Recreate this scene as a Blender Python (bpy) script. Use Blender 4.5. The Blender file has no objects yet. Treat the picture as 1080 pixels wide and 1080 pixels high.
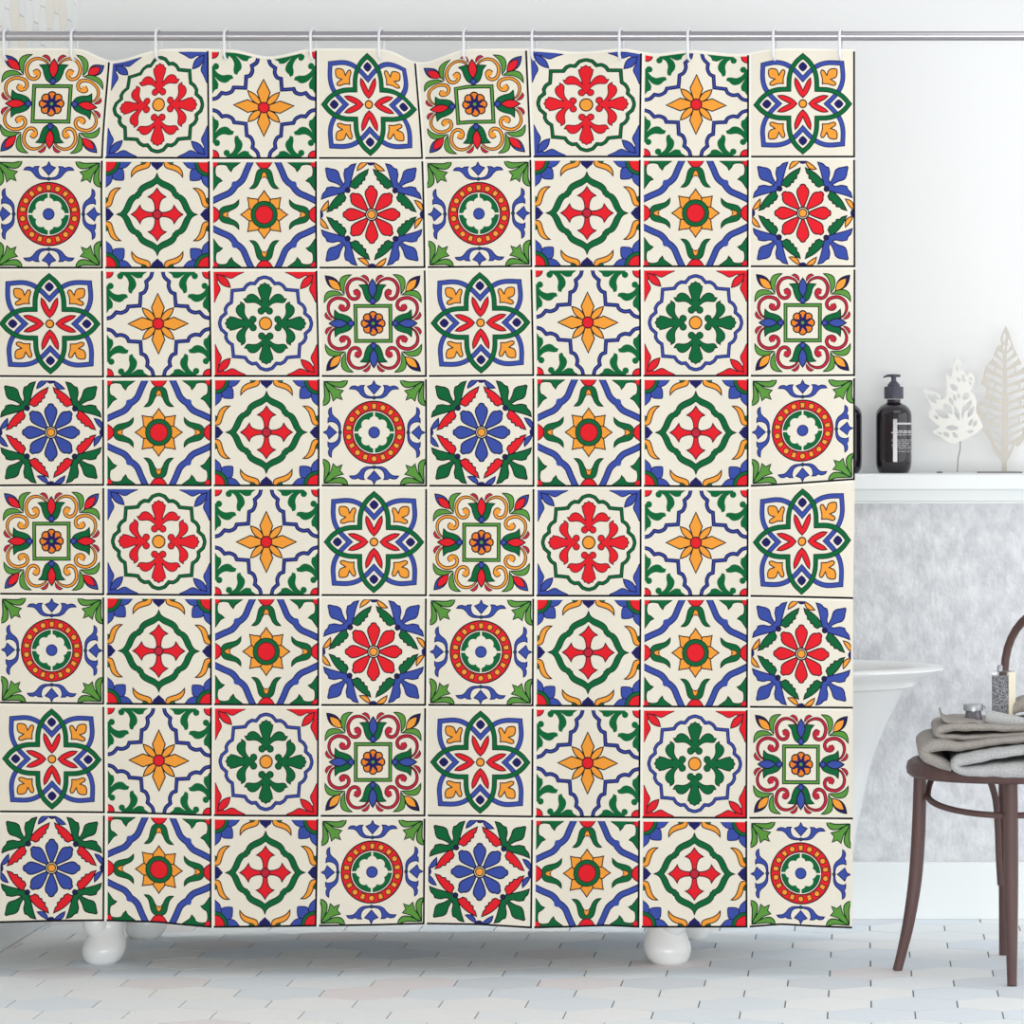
import bpy, math, random
import numpy as np
from mathutils import Vector, Matrix
from mathutils.geometry import delaunay_2d_cdt

random.seed(7)
S = bpy.context.scene
COL = S.collection
PI = math.pi

# ------------------------------------------------------------------ camera, light, exposure
F, H, VX, VY = 4200.0, 1.18, 907.0, 445.0      # focal length in px, eye height, vanishing point of the room's depth lines
cam_d = bpy.data.cameras.new('camera')
cam = bpy.data.objects.new('camera', cam_d)
COL.objects.link(cam)
cam.location = (0, 0, H)
cam.rotation_euler = (PI / 2, 0, 0)
cam_d.sensor_width = 36.0
cam_d.lens = F / 1080 * 36
cam_d.shift_x = -(VX - 540) / 1080
cam_d.shift_y = -(540 - VY) / 1080
cam_d.clip_start = 0.5
cam_d.clip_end = 60
S.camera = cam

world = bpy.data.worlds.new('daylight')
S.world = world
world.use_nodes = True
bg = world.node_tree.nodes['Background']
bg.inputs[0].default_value = (0.93, 0.965, 1.0, 1)
bg.inputs[1].default_value = 0.58

def area(name, loc, target, size, size_y, power, color=(1, 1, 1)):
    d = bpy.data.lights.new(name, 'AREA')
    d.shape = 'RECTANGLE'
    d.size, d.size_y, d.energy, d.color = size, size_y, power, color
    o = bpy.data.objects.new(name, d)
    COL.objects.link(o)
    o.location = loc
    o.rotation_euler = (Vector(target) - Vector(loc)).to_track_quat('-Z', 'Y').to_euler()
    return o
area('window_daylight', (2.75, 7.5, 1.2), (0.0, 7.5, 1.2), 4.6, 2.3, 35, (1.0, 0.99, 0.97))
area('front_fill_panel', (0.9, -1.2, 0.62), (0.0, 9.0, 0.62), 7.0, 1.2, 310, (1.0, 0.99, 0.975))  # added unseen fill panel behind the camera, low to reach under the curtain

area('overhead_fill', (1.0, 7.9, 2.7), (0.9, 8.2, 0.0), 1.8, 1.2, 9, (1.0, 0.99, 0.98))  # added overhead fill, no real fitting; brightens the floor on the right
tub_fill = area('under_tub_fill', (-0.95, 9.325, 2.6), (-0.95, 9.325, 0.0), 1.7, 0.10, 0.9, (1.0, 0.99, 0.98))  # added fill strip, no lamp hangs here; lifts the dark floor below the tub
tub_fill.data.spread = math.radians(24)

S.view_settings.view_transform = 'Standard'
S.view_settings.look = 'None'
S.view_settings.exposure = 0.20
S.view_settings.gamma = 1.0
S.view_settings.use_curve_mapping = False

# ------------------------------------------------------------------ helpers
def lin(c):
    out = []
    for v in c:
        v = v / 255.0
        out.append(v / 12.92 if v <= 0.04045 else ((v + 0.055) / 1.055) ** 2.4)
    return (out[0], out[1], out[2], 1.0)

def mat(name, rgb, rough=0.6, metal=0.0, spec=0.4, noise=None, bump=None, coat=0.0):
    m = bpy.data.materials.new(name)
    m.use_nodes = True
    nt = m.node_tree
    b = nt.nodes['Principled BSDF']
    b.inputs['Base Color'].default_value = lin(rgb)
    b.inputs['Roughness'].default_value = rough
    b.inputs['Metallic'].default_value = metal
    b.inputs['Specular IOR Level'].default_value = spec
    b.inputs['Coat Weight'].default_value = coat
    tc = None
    def coord(scale3=(1, 1, 1)):
        tc = nt.nodes.new('ShaderNodeTexCoord')
        mp = nt.nodes.new('ShaderNodeMapping')
        mp.inputs['Scale'].default_value = scale3
        nt.links.new(tc.outputs['Object'], mp.inputs['Vector'])
        return mp.outputs['Vector']
    if noise:       # (rgb2, scale, detail, contrast lo, hi, stretch)
        rgb2, sc, det, lo, hi, st = noise
        n = nt.nodes.new('ShaderNodeTexNoise')
        n.inputs['Scale'].default_value = sc
        n.inputs['Detail'].default_value = det
        n.inputs['Roughness'].default_value = 0.65
        nt.links.new(coord(st), n.inputs['Vector'])
        r = nt.nodes.new('ShaderNodeValToRGB')
        r.color_ramp.elements[0].position = lo
        r.color_ramp.elements[1].position = hi
        r.color_ramp.elements[0].color = lin(rgb)
        r.color_ramp.elements[1].color = lin(rgb2)
        nt.links.new(n.outputs['Fac'], r.inputs['Fac'])
        nt.links.new(r.outputs['Color'], b.inputs['Base Color'])
    if bump:        # (scale, strength, distance, stretch)
        sc, stn, dist, st = bump
        n = nt.nodes.new('ShaderNodeTexNoise')
        n.inputs['Scale'].default_value = sc
        n.inputs['Detail'].default_value = 6
        nt.links.new(coord(st), n.inputs['Vector'])
        bp = nt.nodes.new('ShaderNodeBump')
        bp.inputs['Strength'].default_value = stn
        bp.inputs['Distance'].default_value = dist
        nt.links.new(n.outputs['Fac'], bp.inputs['Height'])
        nt.links.new(bp.outputs['Normal'], b.inputs['Normal'])
    return m

def link(name, me, parent=None):
    o = bpy.data.objects.new(name, me)
    COL.objects.link(o)
    if parent:
        o.parent = parent
        o.matrix_parent_inverse = Matrix.Translation(-parent.location)
    return o

def tag(o, label=None, cat=None, group=None, kind=None):
    if label: o['label'] = label
    if cat: o['category'] = cat
    if group: o['group'] = group
    if kind: o['kind'] = kind
    return o

def empty(name, loc, label, cat, group=None):
    o = bpy.data.objects.new(name, None)
    COL.objects.link(o)
    o.location = loc
    return tag(o, label, cat, group)

class MB:
    """collects shapes, built as one mesh object"""
    def __init__(s): s.v, s.f, s.m = [], [], []
    def add(s, vs, fs, mi=0):
        n = len(s.v)
        s.v += [tuple(p) for p in vs]
        s.f += [tuple(i + n for i in f) for f in fs]
        s.m += [mi] * len(fs)
        return s
    def box(s, x0, x1, y0, y1, z0, z1, mi=0):
        v = [(x, y, z) for z in (z0, z1) for y in (y0, y1) for x in (x0, x1)]
        return s.add(v, [(0, 2, 3, 1), (4, 5, 7, 6), (0, 1, 5, 4), (2, 6, 7, 3), (0, 4, 6, 2), (1, 3, 7, 5)], mi)
    def lathe(s, c, prof, n=32, mi=0, sx=1.0, sy=1.0):
        cx, cy, cz = c
        vs, fs = [], []
        for r, z in prof:
            for k in range(n):
                a = 2 * PI * k / n
                vs.append((cx + r * math.cos(a) * sx, cy + r * math.sin(a) * sy, cz + z))
        for i in range(len(prof) - 1):
            for k in range(n):
                k2 = (k + 1) % n
                fs.append((i * n + k, i * n + k2, (i + 1) * n + k2, (i + 1) * n + k))
        fs.append(tuple(range(n - 1, -1, -1)))
        fs.append(tuple((len(prof) - 1) * n + k for k in range(n)))
        return s.add(vs, fs, mi)
    def tube(s, pts, rad, n=12, closed=False, mi=0, cap=True):
        P = [Vector(p) for p in pts]
        N = len(P)
        R = rad if isinstance(rad, (list, tuple)) else [rad] * N
        T = []
        for i in range(N):
            a = P[(i - 1) % N] if (closed or i > 0) else P[i]
            b = P[(i + 1) % N] if (closed or i < N - 1) else P[i]
            T.append((b - a).normalized())
        up = Vector((0, 0, 1)) if abs(T[0].z) < 0.9 else Vector((0, 1, 0))
        nrm = (up - T[0] * up.dot(T[0])).normalized()
        vs, fs = [], []
        for i in range(N):
            nrm = (nrm - T[i] * nrm.dot(T[i])).normalized()
            bi = T[i].cross(nrm)
            for k in range(n):
                a = 2 * PI * k / n
                vs.append(P[i] + (nrm * math.cos(a) + bi * math.sin(a)) * R[i])
        for i in range(N if closed else N - 1):
            j = (i + 1) % N
            for k in range(n):
                k2 = (k + 1) % n
                fs.append((i * n + k, i * n + k2, j * n + k2, j * n + k))
        if cap and not closed:
            fs.append(tuple(range(n - 1, -1, -1)))
            fs.append(tuple((N - 1) * n + k for k in range(n)))
        return s.add(vs, fs, mi)
    def build(s, name, mats, parent=None, smooth=True, bevel=0.0, seg=2, auto=35, subsurf=0):
        me = bpy.data.meshes.new(name)
        me.from_pydata(s.v, [], s.f)
        for m in (mats if isinstance(mats, (list, tuple)) else [mats]): me.materials.append(m)
        me.polygons.foreach_set('material_index', s.m)
        if smooth:
            me.polygons.foreach_set('use_smooth', [True] * len(s.f))
            me.set_sharp_from_angle(angle=math.radians(auto))
        me.update()
        o = link(name, me, parent)
        if bevel:
            b = o.modifiers.new('bevel', 'BEVEL')
            b.width, b.segments, b.limit_method, b.angle_limit = bevel, seg, 'ANGLE', math.radians(40)
        if subsurf:
            b = o.modifiers.new('subsurf', 'SUBSURF')
            b.levels = b.render_levels = subsurf
        return o

def cat3(pts, n=8, closed=False):
    """Catmull-Rom through points of any dimension"""
    P = [np.array(p, float) for p in pts]
    N = len(P)
    out = []
    for i in range(N if closed else N - 1):
        if closed:
            a, b, c, d = P[(i - 1) % N], P[i], P[(i + 1) % N], P[(i + 2) % N]
        else:
            b, c = P[i], P[i + 1]
            a = P[i - 1] if i > 0 else 2 * b - c
            d = P[i + 2] if i + 2 < N else 2 * c - b
        for k in range(n):
            t = k / n
            out.append(0.5 * (2 * b + (c - a) * t + (2 * a - 5 * b + 4 * c - d) * t * t + (3 * b - a - 3 * c + d) * t ** 3))
    if not closed: out.append(P[-1])
    return [tuple(p) for p in out]

def at(px, py, Y):
    """point of the room at depth Y that is seen at pixel px, py"""
    return ((px - VX) * Y / F, Y, H - (py - VY) * Y / F)

# ------------------------------------------------------------------ materials
M = {}
M['wall'] = mat('white_wall_paint', (242, 243, 243), 0.7, bump=(60, 0.05, 0.002, (1, 1, 1)))
M['plaster'] = mat('grey_plaster', (203, 205, 209), 0.85, noise=((230, 232, 235), 30, 12, 0.36, 0.64, (1, 1, 0.75)), bump=(120, 0.75, 0.004, (1, 1, 0.6)))
M['trim'] = mat('white_lacquered_trim', (238, 242, 242), 0.45)
M['porcelain'] = mat('white_enamel', (240, 242, 242), 0.22, spec=0.5)
M['grout'] = mat('floor_grout', (112, 116, 122), 0.9)
M['wall_grout'] = mat('wall_grout', (190, 190, 186), 0.9)
FT = [mat('floor_tile_' + n, c, 0.6, spec=0.15) for n, c in (('white', (246, 250, 252)), ('blue', (237, 245, 251)), ('grey', (230, 236, 242)), ('rose', (243, 239, 240)), ('pale', (250, 252, 252)))]
WT = [mat('wall_tile_' + n, c, 0.35) for n, c in (('white', (244, 246, 243)), ('cream', (243, 238, 226)), ('pale', (238, 241, 239)))]
M['wood'] = mat('dark_bentwood', (84, 62, 60), 0.5, noise=((98, 74, 71), 30, 4, 0.35, 0.7, (1, 1, 0.12)))
M['steel'] = mat('satin_steel', (176, 173, 176), 0.32, metal=0.9)
M['hook'] = mat('white_plastic', (225, 226, 230), 0.3)

# ------------------------------------------------------------------ the setting
YW, YU, XL = 9.455, 9.767, -1.9255        # plastered low wall, wall above the ledge, left wall
ZL = 1.0562                               # top of the ledge
def structure(o): return tag(o, kind='structure')

def hexes(mb, wd, origin, u0, u1, v0, v1, to3, gap, nm, flat=0.0):
    """regular hexagons (two edges along v) clipped to a rectangle, one mesh, tints at random; to3 maps (u, v, lift)"""
    s = wd / math.sqrt(3)
    pitch = 1.5 * s
    j0, j1 = int((v0 - origin[1]) / pitch) - 2, int((v1 - origin[1]) / pitch) + 2
    for j in range(j0, j1 + 1):
        cv = origin[1] + j * pitch
        i0 = int((u0 - origin[0]) / wd) - 2
        i1 = int((u1 - origin[0]) / wd) + 2
        for i in range(i0, i1 + 1):
            cu = origin[0] + (i + 0.5 * (j % 2)) * wd
            r = s - gap / math.sqrt(3)
            poly = [(cu + r * math.sin(a), cv + r * math.cos(a)) for a in [PI / 3 * k for k in range(6)]]
            for ax, lim, sg in ((0, u0, 1), (0, u1, -1), (1, v0, 1), (1, v1, -1)):
                q = []
                for k in range(len(poly)):
                    a, b = poly[k], poly[(k + 1) % len(poly)]
                    da, db = (a[ax] - lim) * sg, (b[ax] - lim) * sg
                    if da >= 0: q.append(a)
                    if da * db < 0:
                        t = da / (da - db)
                        q.append((a[0] + (b[0] - a[0]) * t, a[1] + (b[1] - a[1]) * t))
                poly = q
                if len(poly) < 3: break
            if len(poly) < 3: continue
            n = len(poly)
            vs = [to3(u, v, 0.0022) for u, v in poly] + [to3(u, v, 0.0) for u, v in poly]
            fs = [tuple(range(n))] + [(k, n + k, n + (k + 1) % n, (k + 1) % n) for k in range(n)]
            mb.add(vs, fs, 1 + random.choice(nm))

# floor
mb = MB()
mb.add([(XL - .1, 4.6, -0.0022), (2.4, 4.6, -0.0022), (2.4, 9.6, -0.0022), (XL - .1, 9.6, -0.0022)], [(0, 1, 2, 3)], 0)
hexes(mb, 0.1745, (0.1973 + 0.08725, 8.678), XL, 2.3, 4.6, YW, lambda u, v, l: (u, v, l - 0.0022), 0.0030, (0, 0, 0, 1, 1, 2, 3, 4, 4))
structure(mb.build('floor', [M['grout']] + FT, smooth=False))
# left wall, small hexagons on their side
mb = MB()
mb.add([(XL, 4.6, 0), (XL, 9.9, 0), (XL, 9.9, 2.75), (XL, 4.6, 2.75)], [(0, 1, 2, 3)], 0)
hexes(mb, 0.0915, (2.02, 8.9), 0.0, 2.75, 4.6, YU, lambda u, v, l: (XL + l, v, u), 0.0020, (0, 0, 0, 1, 2))
structure(mb.build('wall_left', [M['wall_grout']] + WT, smooth=False))
# low plastered wall, wall above the ledge
structure(MB().box(XL - .1, 2.4, YW, YU + .1, -.1, ZL - 0.064).build('wall_back', M['plaster'], smooth=False))
structure(MB().box(XL - .1, 2.4, YU, YU + .1, ZL - .1, 2.75).build('wall_back_upper', M['wall'], smooth=False))
# ledge: thick slab, recessed frieze, thin bead
structure(MB().box(XL, 2.3, 9.398, YU, ZL - 0.037, ZL).build('trim_1', M['trim'], bevel=0.004))
structure(MB().box(XL, 2.3, 9.425, YU, ZL - 0.0635, ZL - 0.037).build('trim_2', M['trim'], bevel=0.002))
structure(MB().box(XL, 2.3, 9.437, YU, ZL - 0.070, ZL - 0.0635).build('trim_3', M['trim'], bevel=0.002))
structure(MB().box(XL, 2.3, 9.438, YW, 0, 0.137).build('baseboard_back', M['trim'], bevel=0.003))
structure(MB().box(XL, -1.9105, 4.6, 9.438, 0, 0.137).build('baseboard_left', M['trim'], bevel=0.003))
# right wall with a wide window opening
mb = MB()
XR = 2.3
for y0, y1, z0, z1 in ((4.6, 9.86, -.1, 0.02), (4.6, 9.86, 2.55, 2.75), (4.6, 5.0, 0.02, 2.55), (9.76, 9.86, 0.02, 2.55)):
    mb.box(XR, XR + .12, y0, y1, z0, z1)
structure(mb.build('wall_right', M['wall'], smooth=False))
mb = MB()
for y0, y1, z0, z1 in ((5.0, 9.76, 0.02, 0.07), (5.0, 9.76, 2.49, 2.55), (5.0, 5.06, 0.02, 2.55), (9.70, 9.76, 0.02, 2.55), (7.3, 7.36, 0.02, 2.55)):
    mb.box(XR + .03, XR + .09, y0, y1, z0, z1)
structure(mb.build('window_1', M['trim'], smooth=False))

# ------------------------------------------------------------------ shower curtain: the print
CLR = dict(cream=(233, 226, 210), gap=(243, 238, 226), line=(14, 11, 14), red=(228, 30, 42), green=(4, 100, 54), blue=(58, 78, 162),
           navy=(30, 28, 92), orange=(243, 158, 58), lime=(92, 150, 62), crimson=(190, 38, 58), ink=(24, 17, 26), dgreen=(8, 44, 30),
           brown=(72, 42, 30), dred=(92, 18, 34), dorange=(232, 126, 40))
CLR = {n: c if n in ('line', 'ink', 'dgreen', 'brown', 'dred', 'navy') else tuple(v * 1.0 for v in c) for n, c in CLR.items()}
CN = list(CLR)
CI = {n: i for i, n in enumerate(CN)}

def corner_smooth(pts, closed, n=3, sharp=52):
    """rounds a control polygon but keeps its sharp corners"""
    P = [np.array(p, float) for p in pts]
    N = len(P)
    def ang(i):
        a, b = P[i] - P[(i - 1) % N], P[(i + 1) % N] - P[i]
        la, lb = np.linalg.norm(a), np.linalg.norm(b)
        if la < 1e-6 or lb < 1e-6: return 0
        return math.degrees(math.acos(max(-1, min(1, float(a @ b) / la / lb))))
    crn = [(not closed and i in (0, N - 1)) or ang(i) > sharp for i in range(N)]
    out = []
    for i in range(N if closed else N - 1):
        j = (i + 1) % N
        b, c = P[i], P[j]
        a = 2 * b - c if crn[i] else P[(i - 1) % N]
        d = 2 * c - b if crn[j] else P[(j + 1) % N]
        for k in range(n):
            t = k / n
            out.append(0.5 * (2 * b + (c - a) * t + (2 * a - 5 * b + 4 * c - d) * t * t + (3 * b - a - 3 * c + d) * t ** 3))
    if not closed: out.append(P[-1])
    return np.array(out)

def offset(P, d, closed):
    N = len(P)
    out = []
    for i in range(N):
        a = P[(i - 1) % N] if (closed or i) else P[i]
        b = P[(i + 1) % N] if (closed or i < N - 1) else P[i]
        t1, t2 = P[i] - a, b - P[i]
        n1, n2 = np.linalg.norm(t1), np.linalg.norm(t2)
        if n1 < 1e-9: t1, n1 = t2, n2
        if n2 < 1e-9: t2, n2 = t1, n1
        t1, t2 = t1 / n1, t2 / n2
        m1, m2 = np.array((-t1[1], t1[0])), np.array((-t2[1], t2[0]))
        m = m1 + m2
        l = np.linalg.norm(m)
        m = m1 if l < 1e-6 else m / l
        c = max(0.55, float(m @ m1))
        out.append(P[i] + m * d / c)
    return np.array(out)

def dist_to(Q, P, closed):
    A = P if closed else P[:-1]
    B = np.roll(P, -1, 0) if closed else P[1:]
    best = np.full(len(Q), 1e18)
    for a, b in zip(A, B):
        ab = b - a
        L = float(ab @ ab)
        t = np.clip(((Q - a) @ ab) / L, 0, 1) if L > 1e-12 else np.zeros(len(Q))
        d = Q - (a + t[:, None] * ab)
        best = np.minimum(best, (d * d).sum(1))
    return np.sqrt(best)

def inside(Q, P):
    A, B = P, np.roll(P, -1, 0)
    r = np.zeros(len(Q), bool)
    for (x0, y0), (x1, y1) in zip(A, B):
        if y0 == y1: continue
        c = (Q[:, 1] >= min(y0, y1)) & (Q[:, 1] < max(y0, y1))
        r ^= c & (Q[:, 0] < x0 + (Q[:, 1] - y0) * (x1 - x0) / (y1 - y0))
    return r

class Tile:
    """a printed tile design: filled shapes and strokes, painted in order"""
    def __init__(s): s.sh = []
    def fill(s, pts, col, ink='ink', w=7, n=3, sharp=52):
        s.sh.append(('f', corner_smooth(pts, True, n, sharp), col, ink, w))
    def stroke(s, pts, width, col, ink='ink', w=7, closed=False, n=4, sharp=52):
        s.sh.append(('c' if closed else 's', corner_smooth(pts, closed, n, sharp), col, ink, w, width))
    def circ(s, x, y, r, col, ink='ink', w=7, n=24, ry=None):
        ry = ry or r
        s.sh.append(('f', np.array([(x + r * math.cos(2 * PI * k / n), y + ry * math.sin(2 * PI * k / n)) for k in range(n)]), col, ink, w))
    def lens(s, a, b, hw, col, ink='ink', w=7, bend=0.0):
        a, b = np.array(a, float), np.array(b, float)
        d = b - a
        nn = np.array((-d[1], d[0])) / np.linalg.norm(d)
        L, R = [], []
        for k in range(9):
            t = k / 8
            h = hw * math.sin(PI * t) ** 0.9 if 0 < t < 1 else 0
            m = a + d * t + nn * bend * 4 * t * (1 - t)
            L.append(m + nn * h); R.append(m - nn * h)
        s.sh.append(('f', np.array(L + R[-2:0:-1]), col, ink, w))
    def taper(s, pts, ws, col, ink='ink', w=6, n=4):
        P = corner_smooth(pts, False, n, 90)
        ww = np.interp(np.linspace(0, len(ws) - 1, len(P)), range(len(ws)), ws) / 2
        a = np.array([p for p in offset(P, 1.0, False)]) - P
        s.sh.append(('f', np.vstack([P + a * ww[:, None], (P - a * ww[:, None])[::-1]]), col, ink, w))

def r4(pts): 
    out = []
    for k in range(4):
        out.append(list(pts))
        pts = [(-y, x) for x, y in pts]
    return out
def r8(pts): return r4(pts) + r4([(-x, y) for x, y in pts])
def sym(h): return list(h) + [(-x, y) for x, y in reversed(h) if abs(x) > 1e-6]
def symd(h): return list(h) + [(y, x) for x, y in reversed(h) if abs(x - y) > 1e-6]
def rot(pts, deg):
    c, s = math.cos(math.radians(deg)), math.sin(math.radians(deg))
    return [(x * c - y * s, x * s + y * c) for x, y in pts]

def tile_scroll(scroll, scroll_ink, petal, bud):       # scrolls and tulips round a green square
    t = Tile()
    q = lambda r: [(-r, -r), (r, -r), (r, r), (-r, r)]
    for r, c in ((187, 'dgreen'), (177, 'lime'), (160, 'dgreen'), (149, 'cream')): t.fill(q(r), c, None)
    for k in range(8):
        x, y = rot([(0, -76)], 45 * k)[0]
        t.circ(x, y, 39, 'dorange', 'ink', 8, 16)
    st = []
    for k in range(8):
        st += rot([(0, -46)], 45 * k) + rot([(0, -98)], 45 * k + 22.5)
    t.fill(st, 'navy', None, sharp=10)
    t.circ(0, 0, 21, 'lime', 'navy', 6, 14)
    sp = [(-46, -368), (-78, -408), (-140, -430), (-202, -414), (-240, -362), (-243, -308), (-222, -255), (-180, -234), (-142, -250), (-132, -288), (-152, -312), (-176, -298)]
    for p in r8(sp): t.taper(p, [12, 16, 22, 25, 27, 27, 27, 27, 28, 30, 32, 30], scroll, scroll_ink, 6)
    for p in r8([(-160, -292)]): t.circ(p[0][0], p[0][1], 25, scroll, None, 0, 14)
    for p in r8([(-107, -452), (-82, -466), (-54, -454), (-36, -427), (-34, -394), (-58, -420), (-80, -438)]): t.fill(p, 'crimson', 'dred', 5)
    tul = sym([(0, -190), (-22, -197), (-60, -226), (-84, -280), (-98, -332), (-130, -368), (-92, -372), (-52, -372), (-40, -350)])
    for p in r4(tul): t.fill(p, 'green', 'dgreen', 6)
    for p in r4([(0, -425), (0, -245)]): t.lens(p[0], p[1], 40, petal, 'ink', 7)
    for p in r4([(0, -215)]): t.circ(p[0][0], p[0][1], 27, 'blue', 'navy', 8, 14)
    leaf = [(-272, -280), (-272, -342), (-264, -386), (-240, -432), (-200, -468), (-252, -464), (-296, -442), (-314, -402), (-312, -357), (-302, -322)]
    for p in r8(leaf): t.fill(p, 'lime', 'dgreen', 6)
    for p in r4([(-452, -458), (-306, -320)]): t.lens(p[0], p[1], 45, 'blue' if bud == 'red' else 'navy', 'ink', 7)
    for p in r4([(-424, -426), (-306, -320)]): t.lens(p[0], p[1], 36, bud, 'ink', 5)
    return t

def tile_fleur(fleur, fink, frame, frink, fw, corner, cink):      # four fleurs in a scalloped frame
    t = Tile()
    fr = [(0, -446), (58, -430), (98, -384), (138, -388), (176, -366), (203, -328), (260, -322), (318, -318)]
    ring = []
    half = fr + [(y * -1, x * -1) for x, y in reversed(fr[:-1])]      # to (446, 0)
    for k in range(4):
        ring += rot(half[:-1], 90 * k)
    t.stroke(ring, fw + 3, frame, frink, 6, closed=True, sharp=33)
    for p in r4([(0, -117)]):
        pass
    h = [(0, -112), (14, -134), (45, -172), (80, -196), (120, -204), (165, -200), (190, -208), (208, -238), (184, -240), (172, -264), (145, -281), (110, -280), (76, -258), (48, -224),
         (33, -206), (42, -255), (58, -300), (66, -345), (50, -354), (40, -376), (20, -378), (0, -392)]
    for p in r4(sym(h)): t.fill(p, fleur, fink, 6)
    for s in (-40, 40):
        for p in r4([(s, -121)]): t.circ(p[0][0], p[0][1], 31, fleur, fink, 6, 16)
    for p in r4(sym([(0, -112), (14, -132), (40, -168), (0, -185)])): t.fill(p, fleur, None)
    t.circ(0, 0, 60, 'orange', 'brown', 8)
    c = [(-503, -503), (-205, -503), (-205, -492), (-268, -464), (-330, -434), (-400, -464), (-440, -440)]
    for p in r4(symd(c)): t.fill(p, corner, cink, 6)
    for p in r4([(-465, -470), (-336, -348)]): t.lens(p[0], p[1], 36, corner, cink, 7)
    return t

def tile_star():
    t = Tile()
    P = [(-50, -503), (-66, -448), (-112, -404), (-106, -356), (-128, -306), (-166, -287), (-170, -225), (-174, -174)]
    for p in r4(symd(P)): t.stroke(p, 38, 'blue', 'navy', 8.5, sharp=40)
    lf = [(-372, -503), (-105, -503), (-105, -492), (-138, -470), (-150, -442), (-200, -436), (-262, -472), (-224, -430), (-207, -382), (-216, -345), (-240, -318), (-252, -288), (-282, -300), (-287, -340), (-280, -392), (-300, -440), (-335, -468), (-355, -480)]
    for p in r8(lf): t.fill(p, 'green', None)
    for p in r8([(-362, -457)]): t.circ(p[0][0], p[0][1], 31, 'green', None, 0, 16)
    for p in r4([(-490, -498)]): t.circ(p[0][0], p[0][1], 60, 'red', 'dred', 7)
    for p in r4([(0, -290), (62, -155), (24, -40), (-24, -40), (-62, -155)]): t.fill(p, 'orange', 'ink', 7, sharp=10)
    for p in r4([(20, -20), (152, -152)]): t.lens(p[0], p[1], 33, 'orange', 'ink', 7)
    t.circ(0, 0, 53, 'red', 'dred', 8)
    return t

def tile_knot():
    t = Tile()
    b = [(0, -236), (80, -318), (160, -372), (255, -395), (385, -392)]
    half = b + [(-y, -x) for x, y in reversed(b)][1:]
    ring = []
    for k in range(4): ring += rot(half[:-1], 90 * k)
    t.stroke(ring, 48, 'blue', 'navy', 5, closed=True, sharp=50)
    g = [(0, -456), (62, -402), (110, -330), (134, -245), (138, -138)]
    half = g + [(-y, -x) for x, y in reversed(g)][1:]
    ring = []
    for k in range(4): ring += rot(half[:-1], 90 * k)
    t.stroke(ring, 49, 'green', 'dgreen', 5, closed=True, sharp=50)
    for p in r4([(0, -402), (30, -380), (46, -353), (28, -326), (0, -306), (-28, -326), (-46, -353), (-30, -380)]): t.fill(p, 'navy', None)
    for p in r4(sym([(0, -58), (38, -96), (66, -150), (80, -200), (76, -247), (50, -222), (22, -172), (0, -124)])): t.fill(p, 'red', 'dred', 7)
    tri = [(-193, -196), (-192, -245), (-176, -300), (-186, -324), (-206, -320), (-226, -290), (-237, -272), (-252, -318), (-280, -336), (-318, -338), (-333, -333)]
    for p in r4(symd(tri)): t.fill(p, 'orange', 'brown', 7)
    t.circ(0, 0, 37, 'orange', 'brown', 8)
    return t

def tile_ring():
    t = Tile()
    t.circ(0, 0, 297, 'red', 'ink', 8, 48)
    t.circ(0, 0, 208, 'cream', 'ink', 7, 40)
    for k in range(18):
        if k % 2:
            x, y = rot([(0, -250)], 20 * k)[0]
            t.circ(x, y, 28, 'orange', 'brown', 6, 14)
        else:
            t.fill(rot([(-24, -275), (24, -275), (20, -222), (-20, -222)], 20 * k), 'orange', 'brown', 6, sharp=5)
    t.circ(0, 0, 190, 'green', 'dgreen', 5, 40)
    for k in range(8):
        x, y = rot([(0, -104)], 45 * k)[0]
        t.circ(x, y, 50, 'cream', None, 0, 16)
    t.circ(0, 0, 110, 'cream', None, 0, 20)
    for p in r4([(-8, -196), (8, -196), (8, -100), (-8, -100)]): t.fill(p, 'cream', None, sharp=5)
    t.circ(0, 0, 52, 'blue', 'navy', 6)
    for p in r4(sym([(0, -494), (18, -456), (64, -437), (36, -405), (0, -364)])): t.fill(p, 'blue', 'navy', 6, sharp=30)
    sw = [(12, -325), (75, -328), (118, -350), (150, -388), (182, -410), (238, -414), (220, -436), (184, -443), (152, -433), (132, -446), (92, -448), (102, -428), (98, -395), (84, -366), (58, -347), (12, -338)]
    for p in r8(sw): t.fill(p, 'blue', 'navy', 6)
    for p in r4([(0, -331)]): t.circ(p[0][0], p[0][1], 14, 'green', 'navy', 7, 12)
    cl = [(-480, -486), (-432, -462), (-372, -420), (-298, -398), (-330, -362), (-308, -310)]
    for p in r4(cl + [(y, x) for x, y in reversed(cl[1:])][1:]): t.fill(p, 'lime', 'dgreen', 6, sharp=40)
    sl = [(-480, -486), (-400, -482), (-330, -482), (-282, -496), (-256, -510), (-262, -470), (-292, -436), (-334, -428), (-380, -438), (-440, -466)]
    for p in r8(sl): t.fill(p, 'lime', 'dgreen', 7)
    return t

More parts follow.
